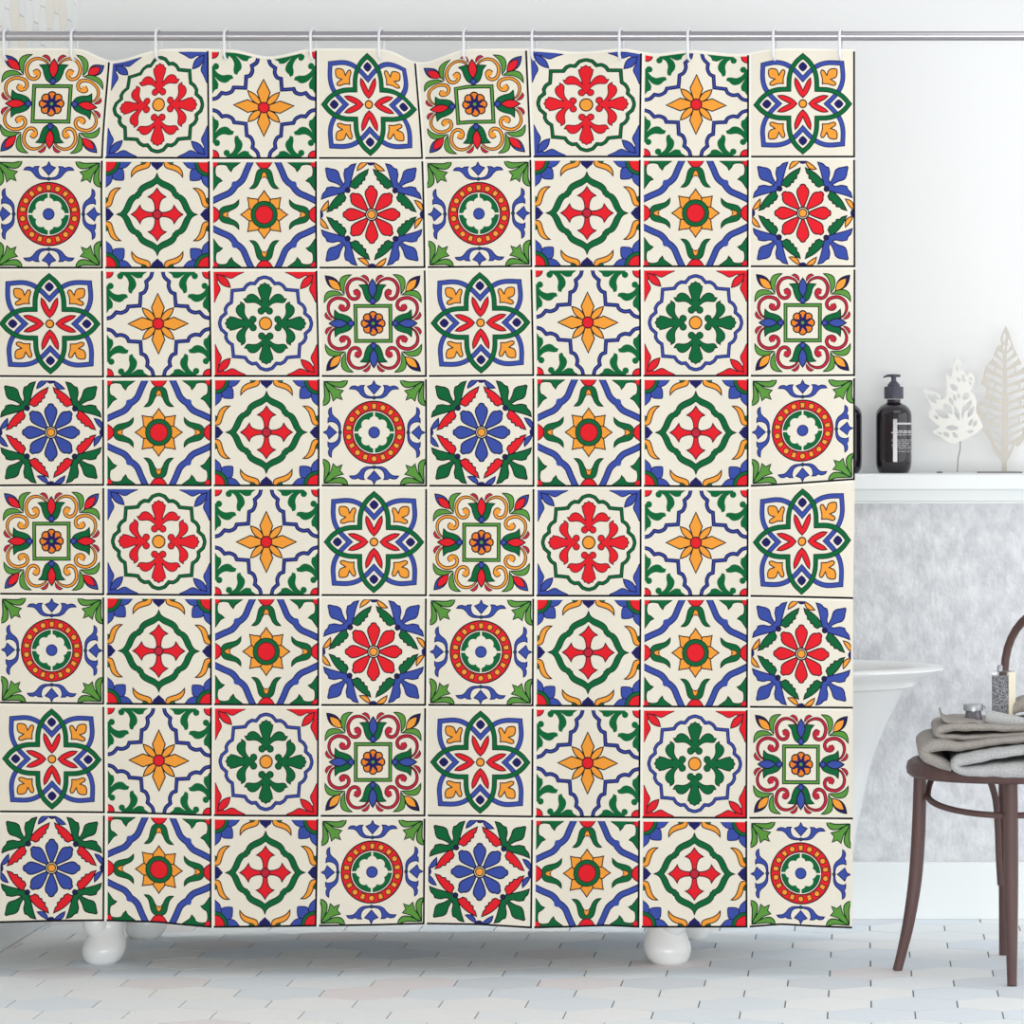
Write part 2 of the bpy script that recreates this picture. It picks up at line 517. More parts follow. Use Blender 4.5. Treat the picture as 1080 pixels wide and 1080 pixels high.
def tile_cross():
    t = Tile()
    o = [(0, -392), (16, -352), (48, -324), (105, -298), (152, -272), (180, -240), (190, -212), (205, -205)]
    half = o + [(-y, -x) for x, y in reversed(o[:-1])]
    ring = []
    for k in range(4): ring += rot(half[:-1], 90 * k)
    t.fill(ring, 'green', 'dgreen', 6, sharp=38)
    o = [(0, -297), (46, -264), (104, -238), (142, -210), (156, -178), (170, -170)]
    half = o + [(-y, -x) for x, y in reversed(o[:-1])]
    ring = []
    for k in range(4): ring += rot(half[:-1], 90 * k)
    t.fill(ring, 'cream', 'dgreen', 6, sharp=38)
    for p in r4(sym([(0, -10), (18, -40), (23, -90), (40, -135), (62, -156), (88, -165), (56, -186), (30, -208), (0, -250)])): t.fill(p, 'red', 'dred', 7, sharp=35)
    t.circ(0, 0, 43, 'crimson', 'dred', 8)
    for p in r8([(92, -503), (160, -503), (150, -478), (128, -468), (100, -478)]): t.fill(p, 'green', 'dgreen', 5)
    for p in r8([(66, -503), (72, -462), (95, -440), (140, -426), (190, -408), (226, -382), (250, -352), (246, -402), (216, -446), (168, -470), (124, -480), (96, -503)]): t.fill(p, 'orange', 'brown', 7)
    for p in r4(sym([(0, -416), (28, -442), (54, -466), (64, -503)])): t.fill(p, 'navy', None)
    for p in r8([(-380, -503), (-250, -503), (-296, -450), (-350, -432), (-390, -440)]): t.fill(p, 'blue', 'navy', 6)
    for p in r4(symd([(-420, -440), (-360, -434), (-330, -418), (-322, -380), (-322, -334)])): t.fill(p, 'blue', 'navy', 6)
    for p in r4([(-494, -500)]):
        t.circ(p[0][0], p[0][1], 132, 'green', 'dgreen', 6, 36)
        t.circ(p[0][0], p[0][1], 98, 'red', 'dred', 6, 32)
    return t

def tile_sun():
    t = Tile()
    P = [(-122, -520), (-142, -480), (-172, -415), (-204, -342), (-238, -304), (-276, -276)]
    for p in r4(symd(P)): t.stroke(p, 64, 'blue', 'navy', 7, sharp=80)
    for p in r4([(-310, -310), (-278, -318), (-250, -298), (-298, -250), (-318, -278)]): t.fill(p, 'blue', None)
    for k in range(8):
        t.fill(rot([(0, -228), (30, -184), (56, -150), (58, -90), (-58, -90), (-56, -150), (-30, -184)], 45 * k + 45), 'orange', 'brown', 7)
    t.circ(0, 0, 127, 'green', 'dgreen', 6, 36)
    t.circ(0, 0, 86, 'red', 'dred', 6, 32)
    for p in r4(sym([(0, -440), (44, -432), (72, -402), (86, -350), (102, -292), (142, -246), (98, -250), (66, -276), (44, -318), (28, -356), (0, -362)])): t.fill(p, 'green', 'dgreen', 6)
    for p in r4(sym([(0, -408), (20, -388), (30, -338), (0, -360)])): t.fill(p, 'orange', 'brown', 6)
    for p in r4(sym([(0, -338), (20, -350), (28, -334), (20, -320)])): t.fill(p, 'cream', None)
    for p in r4(sym([(0, -436), (36, -446), (60, -470), (80, -503)])): t.fill(p, 'red', 'dred', 7)
    c = [(-503, -503), (-232, -503), (-232, -494), (-272, -466), (-304, -440), (-320, -408), (-346, -436), (-366, -468), (-420, -476), (-466, -466)]
    for p in r4(symd(c)): t.fill(p, 'green', 'dgreen', 6)
    for p in r4([(-492, -496)]): t.circ(p[0][0], p[0][1], 46, 'red', 'dred', 5, 16)
    return t

def tile_daisy(petal, pink, lobe, lobink, leaf, leafink, tip, tipink):
    t = Tile()
    for k in range(8):
        t.fill(rot(sym([(0, -30), (12, -64), (40, -128), (59, -195), (49, -232), (30, -250), (22, -268), (0, -275)]), 45 * k), petal, pink, 7)
    t.circ(0, 0, 63, 'line', None, 0, 28)
    t.circ(0, 0, 50, 'cream', None, 0, 24)
    t.circ(0, 0, 39, 'orange', 'brown', 7, 20)
    lf = [(-215, -262), (-212, -284), (-162, -344), (-102, -392), (-24, -432), (-40, -380), (-58, -368), (-60, -330), (-86, -320), (-92, -292), (-118, -286), (-126, -262), (-160, -246), (-190, -262)]
    for p in r8(lf): t.fill(p, leaf, leafink, 7)
    lb = [(-224, -226), (-205, -285), (-188, -350), (-168, -425), (-146, -484), (-195, -471), (-222, -445), (-254, -432), (-264, -380), (-254, -322), (-268, -286), (-300, -345), (-320, -405), (-355, -428), (-388, -434), (-434, -444)]
    for p in r4(lb + [(y, x) for x, y in reversed(lb)]): t.fill(p, lobe, lobink, 7)
    for p in r4([(-228, -232)]): t.circ(p[0][0], p[0][1], 23, 'navy', 'ink', 7, 14)
    for p in r8([(-30, -494), (-134, -418)]): t.lens(p[0], p[1], 22, tip, tipink, 7, bend=14)
    for p in r4(sym([(0, -466), (26, -472), (40, -503)])): t.fill(p, 'navy', None)
    return t

U = 1042.0
CU = 0.5065
NG = 16
def triangulate(t):
    """the design cut into flat triangles with a colour each, in tile coordinates 0..1"""
    V, E = [], []
    def poly(P, closed):
        n = len(V)
        P = np.clip(P, -504, 504) / U + CU
        V.extend((float(x), float(y)) for x, y in P)
        for i in range(len(P) if closed else len(P) - 1): E.append((n + i, n + (i + 1) % len(P)))
    for k in range(NG + 1):
        for j in range(NG + 1): V.append((k / NG, j / NG))
    for c in (0.02, 0.0295, 0.982):
        n = len(V)
        V.extend([(c, 0), (c, 1), (0, c), (1, c)])
        E.extend([(n, n + 1), (n + 2, n + 3)])
        for k in range(1, 2 * NG): V.extend([(c, k / NG / 2), (k / NG / 2, c)])
    n = len(V)
    V.extend([(0, 0), (1, 0), (1, 1), (0, 1)])
    E.extend([(n, n + 1), (n + 1, n + 2), (n + 2, n + 3), (n + 3, n)])
    for s in t.sh:
        k, P, w = s[0], s[1], (s[4] * 1.6 if s[3] else 0)
        if k == 'f':
            if w:
                for d in (w / 2, -w / 2): poly(offset(P, d, True), True)
            else: poly(P, True)
        else:
            for d in ((s[5] / 2, s[5] / 2 - w) if w else (s[5] / 2,)):
                poly(offset(P, d, k == 'c'), k == 'c'); poly(offset(P, -d, k == 'c'), k == 'c')
    r = delaunay_2d_cdt([Vector(v) for v in V], E, [], 0, 1e-5, False)
    vv = np.array([(v.x, v.y) for v in r[0]])
    ff = np.array([f for f in r[2] if len(f) == 3])
    C = vv[ff].mean(1)
    Q = (C - CU) * U
    col = np.full(len(ff), CI['cream'])
    for s in t.sh:
        k, P, c, ink, w = s[:5]
        w *= 1.6
        if not ink: w = 0
        m = (s[5] if k != 'f' else w) / 2 + 2
        lo, hi = P.min(0) - m, P.max(0) + m
        idx = np.nonzero(((Q >= lo) & (Q <= hi)).all(1))[0]
        if not len(idx): continue
        q = Q[idx]
        if k == 'f':
            ins = inside(q, P)
            if w:
                d = dist_to(q, P, True)
                col[idx[ins | (d < w / 2)]] = CI[ink]
                col[idx[ins & (d >= w / 2)]] = CI[c]
            else: col[idx[ins]] = CI[c]
        else:
            d = dist_to(q, P, k == 'c')
            if w: col[idx[d < s[5] / 2]] = CI[ink]
            col[idx[d < s[5] / 2 - w]] = CI[c]
    u, v = C[:, 0], C[:, 1]
    col[(u < 0.0295) | (v < 0.0295)] = CI['cream']
    col[(u < 0.02) | (v < 0.02)] = CI['gap']
    col[((u > 0.982) & (v > 0.02)) | ((v > 0.982) & (u > 0.02))] = CI['line']
    return vv, ff, col

A1 = tile_scroll('orange', 'brown', 'red', 'red')
A1b = tile_scroll('crimson', 'dred', 'blue', 'orange')
A2 = tile_fleur('red', 'dred', 'green', 'dgreen', 33, 'blue', 'navy')
A2b = tile_fleur('green', 'dgreen', 'blue', 'navy', 31, 'red', 'dred')
A3, A4, B1, B2, B3 = tile_star(), tile_knot(), tile_ring(), tile_cross(), tile_sun()
B4 = tile_daisy('red', 'ink', 'blue', 'navy', 'green', 'ink', 'orange', 'brown')
B4b = tile_daisy('blue', 'ink', 'green', 'ink', 'red', 'ink', 'blue', 'navy')
ROWS = [[A1, A2, A3, A4], [B1, B2, B3, B4], [A4, A3, A2b, A1b], [B4b, B3, B2, B1]]
TRI = {}
for r in ROWS:
    for t in r:
        if id(t) not in TRI: TRI[id(t)] = triangulate(t)

# how the cloth hangs: places of the printed grid lines (px of the curtain plane, 2.017 mm each)
GX = np.array([[-4, 116, 219.9, 333.9, 438.3, 555.3, 676.6, 789.4, 901],
               [-7, 108.5, 221, 333.9, 445.8, 559.8, 675.2, 789.2, 901.1],
               [-7, 108.5, 221.6, 334.4, 448.4, 560.9, 675.2, 788.9, 901.4],
               [-4.6, 109.6, 223.3, 336.7, 449.8, 562.9, 675.8, 788.9, 901.1],
               [-3.6, 109.9, 223, 336.7, 450.1, 563.2, 676.1, 788.9, 900.8],
               [-2.2, 109.9, 223.3, 336.5, 449.8, 562.9, 676, 788.6, 899],
               [-2.4, 109.9, 223.3, 336.2, 449, 562.3, 675.2, 788, 898.8],
               [-2.4, 110.5, 223, 335.6, 448.4, 561.8, 674.6, 787.4, 898.8],
               [-4, 109.9, 223, 333.6, 447.5, 560.6, 673.8, 787.7, 898]])
GY = np.array([[51.0] * 9,
               [165.4, 166.3, 166.9, 166.9, 166.9, 165.4, 165.4, 165.4, 165.4],
               [282.5, 282.5, 282.5, 282.5, 282, 281.1, 281.1, 281.1, 281.1],
               [396.8, 397.4, 396.8, 396.8, 396.8, 395.9, 396.5, 396.5, 395.9],
               [512.2, 511.6, 512.2, 512.2, 512.5, 512.7, 512.7, 512.7, 505.6],
               [626.4, 627, 627.8, 627.8, 628.1, 628.4, 628.7, 628.7, 631],
               [741.1, 742.3, 743.1, 743.7, 743.7, 744.3, 745.2, 745.7, 746.6],
               [856.2, 857.4, 859.4, 860.3, 860.3, 860.8, 861.7, 862.3, 862.8],
               [974.0] * 9])
TOPX = [-10, 0, 78, 90, 102, 118, 133, 147, 167, 200, 239, 250, 260, 277, 289, 303, 323, 330, 402, 410, 420, 432, 443, 453, 467, 483, 491, 565, 586, 602, 620, 639, 655, 663, 684, 692, 702, 724, 738, 758, 773, 789, 800, 813, 835, 905]
TOPY = [50.6, 50.6, 51, 52.6, 59, 65, 62, 57.5, 51.7, 51, 51.8, 52.6, 55, 59.7, 59.7, 56.7, 51.6, 51, 51.2, 53, 56.7, 63.8, 66, 65, 59.7, 53.6, 51.5, 51, 52.6, 54.6, 54.6, 52.6, 50.8, 51.5, 55.6, 57, 55.5, 52.5, 53.3, 55.5, 57, 56.2, 53.8, 51.3, 51, 52]
BOTX = [-10, 0, 53, 110, 167, 190, 223, 280, 334, 395, 447, 505, 561, 600, 640, 674, 731, 788, 824, 860, 898, 905]
BOTY = [973, 972.8, 971.3, 970.8, 972.6, 975, 977.9, 977.3, 976.5, 975.6, 974.2, 975, 978.5, 977.6, 976, 977.7, 977.7, 977.7, 974.8, 977, 978.5, 978.5]
def smoothed(xs, ys):
    g = np.arange(-12, 912, 1.0)
    y = np.interp(g, xs, ys)
    k = np.exp(-0.5 * (np.arange(-12, 13) / 3.5) ** 2); k /= k.sum()
    return g, np.convolve(np.pad(y, 12, 'edge'), k, 'valid')
TG, TS = smoothed(TOPX, TOPY)
BG, BS = smoothed(BOTX, BOTY)

def cr(G, u, v):
    """bicubic Catmull-Rom over the 9 x 9 grid"""
    def pad(G):
        G = np.vstack([2 * G[:1] - G[1:2], G, 2 * G[-1:] - G[-2:-1]])
        return np.hstack([2 * G[:, :1] - G[:, 1:2], G, 2 * G[:, -1:] - G[:, -2:-1]])
    G = pad(G)
    iu, iv = np.clip(np.floor(u).astype(int), 0, 7), np.clip(np.floor(v).astype(int), 0, 7)
    tu, tv = u - iu, v - iv
    W = lambda t: [0.5 * (-t + 2 * t ** 2 - t ** 3), 0.5 * (2 - 5 * t ** 2 + 3 * t ** 3), 0.5 * (t + 4 * t ** 2 - 3 * t ** 3), 0.5 * (-t ** 2 + t ** 3)]
    wu, wv = W(tu), W(tv)
    r = 0
    for a in range(4):
        for b in range(4): r = r + wv[a] * wu[b] * G[iv + a, iu + b]
    return r

YC = 8.47
def hang(u, v):
    u, v = u + 0.007 * (u / 8.0), v + 0.007 * np.clip(v, 0, 1)
    x = cr(GX, u, v)
    y = cr(GY, u, v)
    xt = cr(GX, u, np.zeros_like(v))
    xb = cr(GX, u, np.full_like(v, 8.0))
    sag = np.interp(xt, TG, TS) - 51.0
    y = y + sag * np.clip(1 - v, 0, 1) ** 1.3
    y = y + (np.interp(xb, BG, BS) - 974.0) * np.clip(v - 6.6, 0, 1.4) ** 1.5 / 1.4 ** 1.5
    d = np.zeros_like(x)
    amp = 0.012 * np.clip(0.15 + v / 1.2, 0, 1)
    for c, k in ((117, 1.0), (285, 0.6), (444, 1.0), (608, 0.45), (694, 0.4), (771, 0.5)):
        d += 0.026 * k * np.clip(1 - v / 1.5, 0, 1) ** 1.5 * np.exp(-0.5 * ((x - c) / 17.0) ** 2)
    for c, w, k in ((117, 30, 1.0), (285, 30, 0.9), (444, 32, 1.0), (608, 34, 0.8), (694, 24, 0.45), (771, 30, 0.7), (30, 30, -.3), (375, 26, -.35), (530, 26, -.4), (852, 30, -.35)):
        d += amp * k * np.exp(-0.5 * ((x - c - 2.5 * np.sin(v * 1.1 + c)) / w) ** 2)
    d += 0.0065 * np.sin(x / 27.0 + 0.6 * np.sin(v * 0.8)) * np.clip(v / 2, 0, 1)
    d += 0.010 * np.clip((x - 880) / 20, 0, 1) ** 2
    Y = YC + d
    return (x - VX) * Y / F, Y, H - (y - VY) * Y / F

vs, fs, ms, base = [], [], [], 0
for j in range(8):
    for i in range(8):
        vv, ff, col = TRI[id(ROWS[j % 4][i % 4])]
        col = col.copy()
        if i == 7 and j >= 4:           # the right hem is turned under here: no dark edge shows
            c = vv[ff].mean(1)
            col[(c[:, 0] > 0.982) & (c[:, 1] < 0.982)] = CI['cream']
        vs.append(vv + (i, j)); fs.append(ff + base); ms.append(col); base += len(vv)
vs, fs, ms = np.vstack(vs), np.vstack(fs), np.concatenate(ms)
key = np.round(vs * 20000).astype(np.int64)
_, first, inv = np.unique(key[:, 0] * 1000003 + key[:, 1], return_index=True, return_inverse=True)
vs, fs = vs[first], inv.reshape(-1)[fs]
ok = (fs[:, 0] != fs[:, 1]) & (fs[:, 1] != fs[:, 2]) & (fs[:, 0] != fs[:, 2])
fs, ms = fs[ok], ms[ok]
X, Yy, Z = hang(vs[:, 0], vs[:, 1])
me = bpy.data.meshes.new('shower_curtain')
me.vertices.add(len(X))
me.vertices.foreach_set('co', np.stack([X, Yy, Z], 1).astype(np.float32).ravel())
me.loops.add(fs.size)
me.loops.foreach_set('vertex_index', fs.astype(np.int32).ravel())
me.polygons.add(len(fs))
me.polygons.foreach_set('loop_start', np.arange(0, fs.size, 3, dtype=np.int32))
me.polygons.foreach_set('material_index', ms.astype(np.int32))
me.polygons.foreach_set('use_smooth', np.ones(len(fs), bool))
me.update(calc_edges=True)
me.validate()
def cloth_mat(n):
    m = mat('curtain_print_' + n, CLR[n], 0.75, spec=0.2)
    nt = m.node_tree
    tr = nt.nodes.new('ShaderNodeBsdfTranslucent')
    tr.inputs['Color'].default_value = lin(CLR[n])
    mx = nt.nodes.new('ShaderNodeMixShader')
    mx.inputs[0].default_value = 0.16
    nt.links.new(nt.nodes['Principled BSDF'].outputs[0], mx.inputs[1])
    nt.links.new(tr.outputs[0], mx.inputs[2])
    nt.links.new(mx.outputs[0], nt.nodes['Material Output'].inputs['Surface'])
    return m
for n in CN: me.materials.append(cloth_mat(n))
print('curtain triangles', len(fs))
cur = link('shower_curtain', me)
tag(cur, 'large cream shower curtain printed with a grid of colourful floral tile ornaments', 'shower curtain')

# ------------------------------------------------------------------ rod and hooks
ZR = 2.0008
rod = empty('shower_rod', (XL, YC, ZR), 'thin grey metal rod above the curtain, spanning the whole picture', 'curtain rod')
MB().tube([(XL + .004, YC, ZR), (0, YC, ZR), (XR - .002, YC, ZR)], 0.0100, 20).build('rod', M['steel'], rod)
for x0, x1 in ((XL + .003, XL + .015), (XR - .013, XR - .001)):
    MB().tube([(x0, YC, ZR), (x1, YC, ZR)], 0.028, 24).build('end_flange', M['steel'], rod)

hook_px = (7, 78, 167, 239, 330, 402, 491, 563, 655, 727, 817, 887)
where = ('over the red bud at the curtain\'s far left corner',
         'just left of the leftmost deep dip in the curtain top',
         'over the top of the leftmost green scalloped frame',
         'over the left leaf of the leftmost orange star',
         'between the leftmost orange star and the knot print beside it',
         'at the left edge of the middle deep dip',
         'at the right edge of the middle deep dip',
         'over the left blue corner of the right red medallion',
         'over the right blue corner of the right red medallion',
         'over the left leaves of the right orange star',
         'second from the right end of the curtain',
         'nearest the right edge of the curtain')
def hook_mesh():
    pts = []
    for k in range(40):
        a = 2 * PI * k / 40
        y, z = 0.0165 * math.sin(a), math.cos(a)
        pts.append((0, y, 0.0165 * z if z > 0 else 0.0))
    top = [(0, 0.0165 * math.sin(a), 0.0150 * math.cos(a)) for a in np.linspace(-PI / 2, PI / 2, 13)]
    bot = [(0, 0.0165 * math.sin(a), -0.036 + 0.0150 * math.cos(a)) for a in np.linspace(PI / 2, 3 * PI / 2, 13)]
    return MB().tube(top + bot, 0.0029, 10, closed=True)
h0 = hook_mesh().build('curtain_hook', M['hook'])
for k, (px, w) in enumerate(zip(hook_px, where)):
    h = h0 if k == 0 else h0.copy()
    if k: COL.objects.link(h)
    h.location = ((px - VX) * YC / F, YC + 0.001, ZR + 0.0006)
    h.rotation_euler = (0, 0, math.radians(-11))
    tag(h, 'white hook ' + w, 'curtain hook', 'white hooks along the rod')

# ------------------------------------------------------------------ bathtub
tub = empty('bathtub', (-0.9, 8.9, 0), 'white freestanding claw foot bathtub behind the curtain, flared rim beside the chair', 'bathtub')
# (right end x, left end x, half width, z) from the bottom up, over the rim and down inside
prof = [(-0.16, -1.62, 0.16, 0.128), (-0.075, -1.68, 0.235, 0.135), (-0.035, -1.70, 0.262, 0.165), (-0.016, -1.712, 0.272, 0.203), (-0.0085, -1.72, 0.279, 0.262), (0.0064, -1.73, 0.287, 0.330),
        (0.0212, -1.738, 0.293, 0.400), (0.036, -1.747, 0.299, 0.449), (0.0629, -1.757, 0.306, 0.5125), (0.1020, -1.775, 0.315, 0.584),
        (0.112, -1.785, 0.320, 0.5895), (0.124, -1.792, 0.325, 0.592), (0.127, -1.796, 0.327, 0.602), (0.152, -1.822, 0.336, 0.612), (0.176, -1.845, 0.343, 0.622), (0.1875, -1.853, 0.346, 0.6285),
        (0.187, -1.852, 0.3455, 0.632), (0.174, -1.840, 0.340, 0.6355), (0.140, -1.81, 0.325, 0.636), (0.116, -1.79, 0.308, 0.628), (0.098, -1.775, 0.296, 0.606), (0.062, -1.755, 0.286, 0.54),
        (0.020, -1.74, 0.275, 0.43), (-0.03, -1.715, 0.255, 0.27), (-0.10, -1.66, 0.21, 0.185), (-0.25, -1.55, 0.13, 0.165)]
mb = MB()
N = 96
vs_, fs_ = [], []
for xr, xl, hw, z in prof:
    cx, hl = (xr + xl) / 2, (xr - xl) / 2
    for k in range(N):
        a = 2 * PI * k / N
        c, s_ = math.cos(a), math.sin(a)
        e = 2 / 2.35
        vs_.append((cx + hl * math.copysign(abs(c) ** e, c), 8.9 + hw * math.copysign(abs(s_) ** e, s_), z))
for i in range(len(prof) - 1):
    for k in range(N):
        k2 = (k + 1) % N
        fs_.append((i * N + k, i * N + k2, (i + 1) * N + k2, (i + 1) * N + k))
fs_.append(tuple(range(N - 1, -1, -1)))
fs_.append(tuple((len(prof) - 1) * N + k for k in range(N)))
mb.add(vs_, fs_)
mb.build('tub_body', M['porcelain'], tub, auto=50)

def foot(x, y, sgn, sc=1.0, front=True):
    mb = MB()
    pr = cat3([(0.031, 0.0), (0.039, 0.007), (0.0455, 0.020), (0.0470, 0.034), (0.0425, 0.052), (0.0365, 0.068), (0.0345, 0.084), (0.038, 0.105), (0.046, 0.130), (0.054, 0.155)], 5)
    vs, fs, n = [], [], 36
    fy = -1 if front else 1
    for r, z in pr:
        lean = 0.012 * max(0, 1 - z / 0.09)            # the ball of the foot pushes outwards
        for k in range(n):
            a = 2 * PI * k / n
            vs.append((x + sgn * lean + r * sc * math.cos(a), y + fy * lean + r * sc * math.sin(a) * 1.05, z * sc))
    for i in range(len(pr) - 1):
        for k in range(n):
            k2 = (k + 1) % n
            fs.append((i * n + k, i * n + k2, (i + 1) * n + k2, (i + 1) * n + k))
    fs.append(tuple(range(n - 1, -1, -1))); fs.append(tuple((len(pr) - 1) * n + k for k in range(n)))
    mb.add(vs, fs)
    # the raised scroll on the outer front of the foot
    P, R = [], []
    for k in range(25):
        t = k / 24
        z = 0.155 - 0.097 * t
        P.append((x + sgn * (0.012 + 0.015 * t) * sc, y + fy * (0.016 + (0.021 if sgn > 0 else 0.013) * t) * sc, z * sc))
        R.append(0.0285 * sc * (1 if t < 0.66 else math.sqrt(max(0.01, 1 - ((t - 0.66) / 0.342) ** 2))))
    mb.tube(P, R, 20)
    return mb
for x, y, sg, sc, fr in ((-1.642, 8.70, -1, 1.0, True), (-0.428, 8.695, 1, 1.1, True), (-1.625, 9.10, -1, 1.0, False), (-0.395, 9.09, 1, 1.0, False)):
    foot(x, y, sg, sc, fr).build('claw_foot', M['porcelain'], tub, auto=60)

# ------------------------------------------------------------------ bentwood chair
CX, CY = 0.318, 8.567
chair = empty('bentwood_chair', (CX, CY, 0), 'dark brown bentwood chair with round seat carrying folded towels', 'chair')
W = M['wood']
rs = 0.219
MB().lathe((CX, CY, 0), [(rs - .030, .421), (rs - .010, .4195), (rs - .002, .426), (rs, .438), (rs - .003, .450), (rs - .012, .4565), (rs - .030, .4575), (rs - .036, .4560), (rs - .038, .452), (rs - .038, .424)], 72).build('seat_frame', W, chair, auto=60)
MB().lathe((CX, CY, 0), [(rs - .0385, .436), (rs - .0385, .4525), (rs - .05, .4532), (0.05, .4510)], 64).build('seat', W, chair, auto=50)
def leg(dx, dy, prof):
    """prof: radius from the seat centre, height, thickness"""
    P = cat3([(r, z, t) for r, z, t in prof], 6)
    return MB().tube([(CX + dx * r, CY + dy * r, z) for r, z, t in P], [t / 2 for r, z, t in P], 16)
fr = [(0.189, 0.425, 0.027), (0.190, 0.36, 0.029), (0.193, 0.28, 0.0300), (0.200, 0.19, 0.0290), (0.214, 0.10, 0.0255), (0.230, 0.03, 0.0215), (0.238, 0.0, 0.0205)]
leg(-1, 0, fr).build('leg', W, chair)
leg(0, -1, fr).build('leg', W, chair)
rr = [(0.196, 0.425, 0.026), (0.203, 0.30, 0.026), (0.222, 0.14, 0.0235), (0.250, 0.0, 0.020)]
leg(0, 1, rr).build('leg', W, chair)
leg(1, 0, rr).build('leg', W, chair)
# bent back hoop from one rear leg over to the other
hp = []
bx, by = math.sqrt(.5), math.sqrt(.5)           # towards the back of the chair
for k in range(49):
    t = k / 48
    if t < 0.3: s_, z = -1, 0.415 + (0.640 - 0.415) * t / 0.3
    elif t > 0.7: s_, z = 1, 0.415 + (0.640 - 0.415) * (1 - t) / 0.3
    else:
        a = PI * (t - 0.3) / 0.4
        s_, z = -math.cos(a), 0.640 + 0.140 * math.sin(a) ** 0.9
    hw = 0.139 + 0.020 * min(1, (z - 0.415) / 0.15)
    lean = 0.139 + 0.10 * (z - 0.415)
    hp.append((CX + bx * lean + s_ * hw * by, CY + by * lean - s_ * hw * bx, z))
MB().tube(hp, 0.0092, 14).build('back_hoop', W, chair)
# bent stretcher ring under the seat, low at the front, and the braces of the rear legs
rg = []
for k in range(56):
    a = 2 * PI * k / 56
    x, y = 0.172 * math.cos(a), 0.172 * math.sin(a)
    rg.append((CX + x, CY + y, 0.376 + 0.150 * y if y < 0 else min(0.412, 0.376 + 0.55 * y)))
MB().tube(rg, 0.0068, 10, closed=True).build('stretcher', W, chair)
for sx, sy in ((0, 1), (1, 0)):
    # px 1035..1058 of the photo: from under the seat into the leg
    bp = [(-0.052, 0.168, .418), (-0.034, 0.176, .395), (-0.020, 0.180, .350), (-0.015, 0.186, .29), (-0.012, 0.196, .22), (-0.008, 0.208, .160)]
    P = cat3([(CX + (a if sy else r), CY + (r if sy else a), z) for a, r, z in bp], 6)
    MB().tube(P, 0.0075, 10).build('brace', W, chair)

# ------------------------------------------------------------------ towels on the seat
def linen(name, a, b): return mat(name, a, 0.92, noise=(b, 260, 3, 0.35, 0.65, (1, 1, 1.6)), bump=(520, 0.35, 0.0012, (1, 1, 1)))
LG = linen('grey_linen', (160, 160, 160), (192, 192, 192))
LT = linen('taupe_linen', (142, 136, 130), (168, 162, 156))
def fold(path, ya, yb, seed=0, nd=12, zmin=None, power=0.5):
    """a cloth fold: path holds (px, py, thickness px) across the picture, swept through the depth ya..yb with soft front and back edges"""
    P = np.array(cat3(path, 7))
    rng = np.random.RandomState(seed)
    ph = rng.rand(4) * 6
    mb = MB()
    vs, fs = [], []
    n = len(P)
    c2 = P[:, :2]
    nr = offset(c2, 1.0, False) - c2
    for d in range(nd + 1):
        q = d / nd
        Y = ya + (yb - ya) * (0.5 - 0.5 * math.cos(PI * q)) 
        e = min(q, 1 - q) * nd
        k = min(1.0, math.sqrt(1 - (1 - min(1, e / 3)) ** 2) * 0.82 + 0.18)
        for sgn in (1, -1):
            for i in range(n):
                p = c2[i] + nr[i] * sgn * P[i, 2] / 2 * k
                wob = 0.35 * math.sin(p[0] * 0.13 + ph[0] + 5 * q) + 0.3 * math.sin(p[0] * 0.31 + ph[1] - 8 * q)
                x, y_, z = at(p[0], p[1], ya)
                z += wob * 0.002
                if zmin and (x - CX) ** 2 + (Y - CY) ** 2 < 0.223 ** 2: z = max(z, zmin + (0.001 if sgn == 1 else 0))
                vs.append((x, Y + 0.002 * math.sin(p[0] * .2 + ph[2]), z))
    R = 2 * n
    for d in range(nd):
        for i in range(n - 1):
            a = d * R + i
            fs.append((a, a + 1, a + R + 1, a + R))
            b = a + n
            fs.append((b + 1, b, b + R, b + R + 1))
        for i in (0, n - 1):
            a, b = d * R + i, d * R + n + i
            fs.append((a, a + R, b + R, b) if i == 0 else (b, b + R, a + R, a))
    for d in (0, nd):
        for i in range(n - 1):
            a, b = d * R + i, d * R + n + i
            fs.append((a, b, b + 1, a + 1) if d == 0 else (a + 1, b + 1, b, a))
    return mb.add(vs, fs)
SEAT = 0.4590
t1 = fold([(1150, 783, 9), (1100, 789, 9.5), (1060, 795, 11), (1027, 800.5, 12.5), (1012, 804, 11.5), (1007.5, 809, 9.5), (1015, 813.5, 10.5), (1045, 813.5, 15), (1080, 812, 19), (1115, 808, 19), (1150, 806, 16)], 8.316, 8.70, 1, zmin=SEAT)
tag(t1.build('folded_towel', LG, auto=80), 'light grey linen towel at the bottom of the pile, overhanging the seat front', 'towel')
t2 = fold([(1150, 773, 8), (1080, 780, 8), (1040, 784.5, 8.5), (1010, 788.5, 10.5), (990, 787, 13), (975, 791.5, 12.5), (978, 799, 12.5), (990, 804.5, 13), (1004, 811.5, 9)], 8.362, 8.72, 2, zmin=SEAT)
tag(t2.build('folded_towel', LT, auto=80), 'taupe linen towel in the middle of the pile, its rounded fold reaching furthest left', 'towel')
t3 = fold([(1150, 758, 7), (1080, 768, 7.5), (1040, 768, 8), (1012, 767.5, 9), (993, 770.5, 9), (988.5, 775, 7.5), (1000, 778, 7), (1040, 777.5, 6), (1085, 773.5, 5), (1150, 766, 5)], 8.40, 8.70, 3)
tag(t3.build('folded_towel', LT, auto=80), 'taupe linen towel third from below, under the rolled cloth and the jar', 'towel')
cloth = empty('rolled_cloth', at(1070, 765, 8.47), 'pale grey linen cloth rolled up on top of the pile with a thin curled flap', 'towel')
